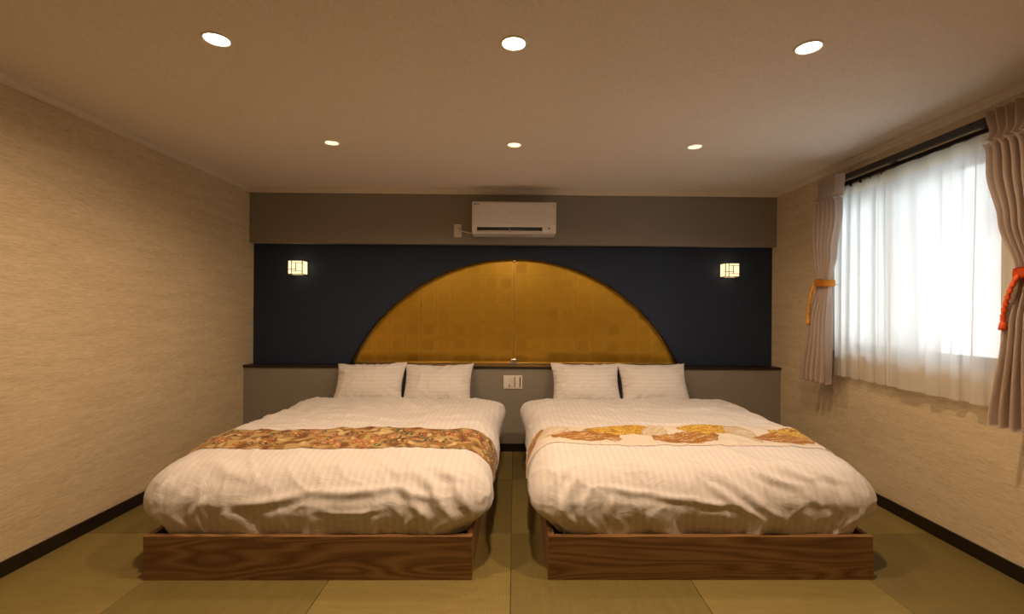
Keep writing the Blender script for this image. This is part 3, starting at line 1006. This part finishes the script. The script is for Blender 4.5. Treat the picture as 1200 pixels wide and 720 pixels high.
bm = box(-0.370, -0.354, yf - 0.0066, yf - 0.005, 2.2475, 2.2565)
for k in range(4):
    box(-0.351 + k * 0.0078, -0.3455 + k * 0.0078, yf - 0.0066, yf - 0.005, 2.2480, 2.2545, bm=bm)
obj('maker_mark', bm, M['black'], ac)
bm = box(0.336, 0.348, yf - 0.0066, yf - 0.005, 2.2455, 2.2495)
box(0.340, 0.344, yf - 0.0066, yf - 0.005, 2.2395, 2.2555, bm=bm)
obj('corner_mark', bm, M['greyplastic'], ac)
obj('badge', box(-0.045, -0.008, yf - 0.0066, yf - 0.005, 2.177, 2.181), M['chrome'], ac)

ol = thing('wall_socket', 'small cream power socket beside the air conditioner', 'socket', (-0.537, Y_SOF, 1.99))
obj('cover_plate', box(-0.573, -0.501, Y_SOF - 0.009, Y_SOF, 1.99, 2.11, 0.003), M['creamplastic'], ol)
obj('socket_insert', box(-0.556, -0.518, Y_SOF - 0.011, Y_SOF - 0.008, 2.005, 2.095, 0.002), M['whiteplastic'], ol)
bm = box(-0.545, -0.541, Y_SOF - 0.0115, Y_SOF - 0.010, 2.012, 2.024)
box(-0.533, -0.529, Y_SOF - 0.0115, Y_SOF - 0.010, 2.012, 2.024, bm=bm)
obj('slot', bm, M['black'], ol)
pc = thing('power_cord', 'short white power cord plugged into socket beside air conditioner', 'cord', (-0.45, 4.45, 2.03))
obj('plug', box(-0.553, -0.520, Y_SOF - 0.036, Y_SOF - 0.0105, 2.036, 2.072, 0.006), M['creamplastic'], pc)
cpts = []
for k in range(13):
    t = k / 12
    cpts.append((-0.530 + 0.152 * t, Y_SOF - 0.028 + 0.014 * t, 2.056 - 0.032 * t - 0.008 * math.sin(PI * t)))
obj('cable', tube(cpts, 0.0045, 8), M['creamplastic'], pc, smooth=True)

# switch and socket plate between the beds
sp_ = thing('switch_plate', 'wide cream switch and socket plate on panel between the beds', 'switch plate', (-0.01, Y_PANEL, 0.58))
yp = Y_PANEL
obj('cover_plate', box(-0.097, 0.077, yp - 0.008, yp, 0.579, 0.703, 0.003), M['creamplastic'], sp_)
for x0, x1 in ((-0.088, -0.046), (-0.028, 0.000), (0.016, 0.048)):
    obj('insert', box(x0, x1, yp - 0.0105, yp - 0.007, 0.593, 0.690, 0.001), M['whiteplastic'], sp_)
obj('dark_slot', box(0.000, 0.014, yp - 0.0100, yp - 0.007, 0.594, 0.689), M['greyplastic'], sp_)
obj('dark_slot', box(0.0515, 0.0595, yp - 0.0100, yp - 0.007, 0.594, 0.689), M['black'], sp_)
obj('dark_slot', box(-0.051, -0.037, yp - 0.0110, yp - 0.007, 0.594, 0.622), M['greyplastic'], sp_)
for k in range(4):
    obj('switch', box(-0.026, -0.002, yp - 0.0135, yp - 0.010, 0.596 + k * 0.0235, 0.616 + k * 0.0235, 0.0015), M['creamplastic'], sp_)

# ------------------------------------------------------------------ shoji wall lamps
def sconce(xc, zc, label):
    w, h, y0, y1 = 0.069, 0.066, 4.430, Y_REC
    r = thing('wall_lamp', label, 'wall lamp', (xc, Y_REC, zc - h), 'boxy shoji wall lamps')
    t = 0.0065
    bm = bmesh.new()
    for a in (-1, 1):                        # uprights and rails of the box frame
        for yy in (y0, y1 - t):
            box(xc + a * (w - t / 2) - t / 2, xc + a * (w - t / 2) + t / 2, yy, yy + t, zc - h, zc + h, bm=bm)
            box(xc - w, xc + w, yy, yy + t, zc + a * (h - t / 2) - t / 2, zc + a * (h - t / 2) + t / 2, bm=bm)
        for b in (-1, 1):
            box(xc + a * (w - t / 2) - t / 2, xc + a * (w - t / 2) + t / 2, y0, y1, zc + b * (h - t / 2) - t / 2, zc + b * (h - t / 2) + t / 2, bm=bm)
    obj('frame', bm, M['lampwood'], r)
    e = 0.004
    obj('paper_shade', box(xc - w + e, xc + w - e, y0 + e, y1 - 0.002, zc - h + e, zc + h - e), M['paper_lit'], r)
    X = lambda f: xc - w + 2 * w * f
    Z = lambda f: zc + h - 2 * h * f
    s = 0.0028
    bars = [(X(.25), X(.25), Z(0), Z(1)), (X(.25), X(1), Z(.18), Z(.18)), (X(.25), X(1), Z(.77), Z(.77)),
            (X(.56), X(.56), Z(.18), Z(.77)), (X(0), X(.56), Z(.62), Z(.62))]
    for xa, xb, za, zb in bars:
        obj('lattice_bar', box(min(xa, xb) - s, max(xa, xb) + s, y0 - 0.001, y0 + 0.006, min(za, zb) - s, max(za, zb) + s), M['lampwood'], r)
    obj('back_plate', box(xc - w * 0.8, xc + w * 0.8, y1 - 0.004, y1, zc - h * 0.8, zc + h * 0.8), M['lampwood'], r)
    return r
sconce(-2.040, 1.692, 'glowing shoji box lamp on navy wall above the floral-runner bed')
sconce(2.046, 1.698, 'glowing shoji box lamp on navy wall beside the window wall')

# ------------------------------------------------------------------ downlights
def lamp_light(root, name, loc, kind, watts, size, spread):
    if kind == 'AREA':
        l = bpy.data.lights.new(name, 'AREA')
        l.shape = 'DISK'; l.size = size; l.spread = math.radians(spread)
    else:
        l = bpy.data.lights.new(name, 'SPOT')
        l.spot_size = math.radians(spread); l.spot_blend = 0.8; l.shadow_soft_size = size
    l.energy = watts
    l.color = LAMP_COL
    o = bpy.data.objects.new(name, l)
    link(o, root, loc)
def downlight(x, y, label, lit, group, watts=DOWN_W):
    r = thing('ceiling_downlight', label, 'downlight', (x, y, Z_CEIL), group)
    z = Z_CEIL
    if lit:
        obj('trim_ring', lathe(x, y, [(0.0465, z + 0.02), (0.0475, z - 0.003), (0.051, z - 0.006), (0.057, z - 0.004), (0.0585, z + 0.001)]), M['trimwhite'], r, smooth=True)
        obj('diffuser', lathe(x, y, [(0.0472, z + 0.001), (0.035, z - 0.002), (0, z - 0.003)]), M['lens_lit'], r, smooth=True)
        obj('housing', lathe(x, y, [(0.0465, z + 0.002), (0.0465, z + 0.09), (0, z + 0.09)]), M['greyplastic'], r)
        lamp_light(r, 'lamp_glow', (x, y, z - 0.010), 'AREA', watts, 0.09, 165)
    else:
        obj('trim_ring', lathe(x, y, [(0.0435, z + 0.002), (0.0445, z - 0.002), (0.050, z - 0.005), (0.0535, z + 0.001)]), M['trimwhite'], r, smooth=True)
        obj('reflector', lathe(x, y, [(0.0435, z + 0.002), (0.041, z + 0.014), (0.034, z + 0.030), (0.026, z + 0.038)]), M['reflector'], r, smooth=True)
        obj('lens', lathe(x, y, [(0.027, z + 0.036), (0, z + 0.034)]), M['lens_dim'], r)
        obj('housing', lathe(x, y, [(0.046, z + 0.001), (0.046, z + 0.10), (0, z + 0.10)]), M['greyplastic'], r)
        lamp_light(r, 'lamp_glow', (x, y, z - 0.008), 'SPOT', BACK_W, 0.03, 150)
names = ('over the bed with the floral runner', 'over the aisle between the beds', 'over the bed with the gold runner')
for (x, y), n in zip(DL_FRONT, names):
    downlight(x, y, 'brightly lit round ceiling downlight ' + n, True, 'lit downlights in the ceiling')
for (x, y), n in zip(DL_BACK, names):
    downlight(x, y, 'deep-set silver ceiling downlight near the pillows, ' + n, False, 'deep-set downlights near the headboard wall')
# ------------------------------------------------------------------ curtains
rail = thing('curtain_rail', 'dark double curtain rail above the window', 'curtain rail', (2.42, 2.9, 2.25))
for xr, z0, z1, nm in ((2.365, 2.264, 2.302, 'front_rail'), (2.425, 2.246, 2.270, 'back_rail')):
    obj(nm, box(xr, xr + 0.022, 1.90, 3.665, z0, z1, 0.003), M['darkwood'], rail)
for yb_ in (1.95, 2.45, 3.06, 3.63):
    obj('bracket', box(2.36, XW + 0.001, yb_ - 0.012, yb_ + 0.012, 2.284, 2.298, 0.002), M['darkwood'], rail)
for k in range(14):
    yy = 2.24 + k * 0.098
    obj('glider', box(2.430, 2.442, yy - 0.004, yy + 0.004, 2.226, 2.248, 0.001), M['black'], rail)

def interp(tab, z):
    for (za, va), (zb, vb) in zip(tab, tab[1:]):
        if (za >= z >= zb):
            t = (za - z) / (za - zb)
            t = t * t * (3 - 2 * t)
            return va + (vb - va) * t
    return tab[0][1] if z > tab[0][0] else tab[-1][1]

def heavy_curtain(label, lo_tab, hi_tab, nfold, ztop, zbot, tie_z, seed):
    """lo/hi_tab: y of the two edges against height"""
    ns, nz = nfold * 16, 110
    rows = []
    for k in range(nz + 1):
        z = ztop + (zbot - ztop) * k / nz
        y0, y1 = interp(lo_tab, z) * 0.984, interp(hi_tab, z) * 0.984
        head = smoothstep(ztop - 0.165, ztop - 0.15, z)
        crimp = math.exp(-((z - (ztop - 0.155)) / 0.022) ** 2)
        waist = math.exp(-((z - tie_z) / 0.17) ** 2)
        amp = (0.036 * (1 - 0.5 * waist)) * (1 - head) + 0.030 * head
        row = []
        for i in range(ns + 1):
            s = i / ns
            ph = s * nfold * 2 * PI
            wob = 0.6 * noise.noise(Vector((s * 4, z * 0.45, seed))) * (1 - head)
            c = math.cos(ph + wob)
            fold = c if head < 0.5 else (1 - 2 * abs(((ph / (2 * PI)) % 1.0) * 2 - 1))
            x = 2.323 - amp * fold - 0.012 * crimp * (1 + fold) + 0.012 * waist
            y = y0 + (y1 - y0) * s + 0.004 * math.sin(ph * 2 + wob) * (1 - waist) * (1 - head)
            row.append((x, y, z - 0.004 * math.sin(ph + 1) * (1 - head) * smoothstep(1.2, 0.8, z)))
        rows.append(row)
    bm = grid_mesh(rows)
    bmesh.ops.solidify(bm, geom=bm.faces[:], thickness=0.0025)
    o = obj('curtain', bm, M['curtain'], smooth=True)
    return tag(o, label, 'curtain', 'beige curtains')

# far curtain, by the back wall
heavy_curtain('beige curtain with orange tie, hanging beside the navy wall end of the window',
              [(2.305, 3.405), (2.15, 3.425), (2.02, 3.415), (1.75, 3.47), (1.53, 3.535), (1.35, 3.52), (0.77, 3.515)],
              [(2.305, 3.665), (2.15, 3.655), (2.0, 3.675), (1.53, 3.672), (1.2, 3.74), (0.77, 3.83)], 5, 2.305, 0.775, 1.53, 1.0)
heavy_curtain('beige curtain with red-orange tie, hanging at the window end away from the beds',
              [(2.305, 2.02), (2.15, 2.05), (2.0, 2.03), (1.50, 2.06), (1.2, 2.02), (0.77, 1.93)],
              [(2.305, 2.352), (2.15, 2.318), (2.0, 2.315), (1.75, 2.26), (1.50, 2.20), (1.25, 2.235), (0.77, 2.30)], 7, 2.300, 0.770, 1.50, 2.0)

def tieback(label, y0, y1, z, mat, tas, side, hook_y):
    r = thing('curtain_tieback', label, 'tieback', (2.33, (y0 + y1) / 2, z), 'orange curtain ties')
    pts = []
    n = 28
    ym_, hw = (y0 + y1) / 2, (y1 - y0) / 2 + 0.012
    bm = bmesh.new()
    ring_o = []
    for k in range(n):
        a = 2 * PI * k / n
        ex = math.copysign(abs(math.cos(a)) ** 0.7, math.cos(a)); ey = math.copysign(abs(math.sin(a)) ** 0.7, math.sin(a))
        ring_o.append((2.337 + 0.047 * ex, ym_ + hw * ey, z + 0.008 * ey * side))
    vs1 = [[bm.verts.new((x + (0 if m_ in (0, 3) else (x - 2.337) * 0.09), y, zz + dz)) for x, y, zz in ring_o] for m_, dz in enumerate((0.026, 0.012, -0.012, -0.026))]
    for a_, b_ in zip(vs1, vs1[1:]):
        for k in range(n):
            bm.faces.new((a_[k], a_[(k + 1) % n], b_[(k + 1) % n], b_[k]))
    bmesh.ops.solidify(bm, geom=bm.faces[:], thickness=0.004)
    obj('band', bm, mat, r, smooth=True)
    (ya, za), (yb_, zb) = tas
    cp = [(2.290 - 0.012 * math.sin(PI * t), ya + (yb_ - ya) * (t ** 0.95), za + (zb - za) * t) for t in [k / 14 for k in range(15)]]
    for o_ in (-0.006, 0.006):
        tw = [(x + 0.004 * math.cos(k * 1.6 + (o_ > 0) * PI), y + 0.006 * math.sin(k * 1.6 + (o_ > 0) * PI), zz) for k, (x, y, zz) in enumerate(cp)]
        obj('cord', tube(tw, 0.0075, 8), mat, r, smooth=True)
    x, y, zz = cp[-1]
    t_ = lathe(x, y, [(0, zz + 0.012), (0.010, zz + 0.006), (0.011, zz - 0.004), (0.008, zz - 0.010), (0.013, zz - 0.018), (0.017, zz - 0.05), (0.0, zz - 0.052)], 18)
    obj('tassel', t_, mat, r, smooth=True)
    obj('hook_loop', tube([(2.36, hook_y, z - 0.01), (2.42, hook_y - 0.01 * side, z - 0.02), (XW, hook_y - 0.015 * side, z - 0.02)], 0.003, 6), M['whiteplastic'], r, smooth=True)
    return r
tieback('orange cord tieback and tassel on the curtain beside the navy wall', 3.480, 3.612, 1.53, M['orange'], ((3.60, 1.52), (3.67, 1.265)), 1, 3.50)
tieback('red-orange tieback and tassel on the curtain at the window end away from beds', 2.03, 2.165, 1.50, M['redorange'], ((2.13, 1.49), (2.195, 1.285)), -1, 2.10)

def sheer(label, y0, y1, nfold, seed, xo):
    r = thing('sheer_curtain', label, 'sheer curtain', (xo, (y0 + y1) / 2, 0.83), 'white sheers at the window')
    zt_, zh, zm, zb = 2.238, 2.165, 0.945, 0.835
    ns = nfold * 22
    def surf(za, zb_, nz):
        rows = []
        for k in range(nz + 1):
            z = za + (zb_ - za) * k / nz
            head = smoothstep(zh - 0.12, zt_, z)
            amp = 0.010 + 0.014 * (1 - head)
            row = []
            for i in range(ns + 1):
                s = i / ns
                wob = 2.6 * noise.noise(Vector((s * 3.5, 0.25 * z, seed)))
                ph = s * nfold * 2 * PI + wob
                lo = noise.noise(Vector((s * 9, z * 0.5, seed + 4)))
                x = xo - amp * math.cos(ph) * (0.65 + 0.5 * lo)
                y = y0 + (y1 - y0) * s + 0.012 * math.sin(2 * ph + 0.5) * (1 - head) + 0.02 * (1 - head) * lo
                row.append((x, y, z))
            rows.append(row)
        return grid_mesh(rows)
    obj('voile', surf(zh, zm, 50), M['sheer'], r, smooth=True, fix=False)
    obj('hem', surf(zm, zb, 8), M['sheer_hem'], r, smooth=True, fix=False)
    obj('heading_tape', surf(zt_, zh, 6), M['sheer_head'], r, smooth=True, fix=False)
    return r
sheer('white sheer curtain panel next to the orange-tied beige curtain', 3.02, 3.56, 5, 1.5, 2.437)
sheer('wider white sheer curtain panel reaching to the red-orange-tied beige curtain', 2.10, 3.06, 6, 6.5, 2.420)
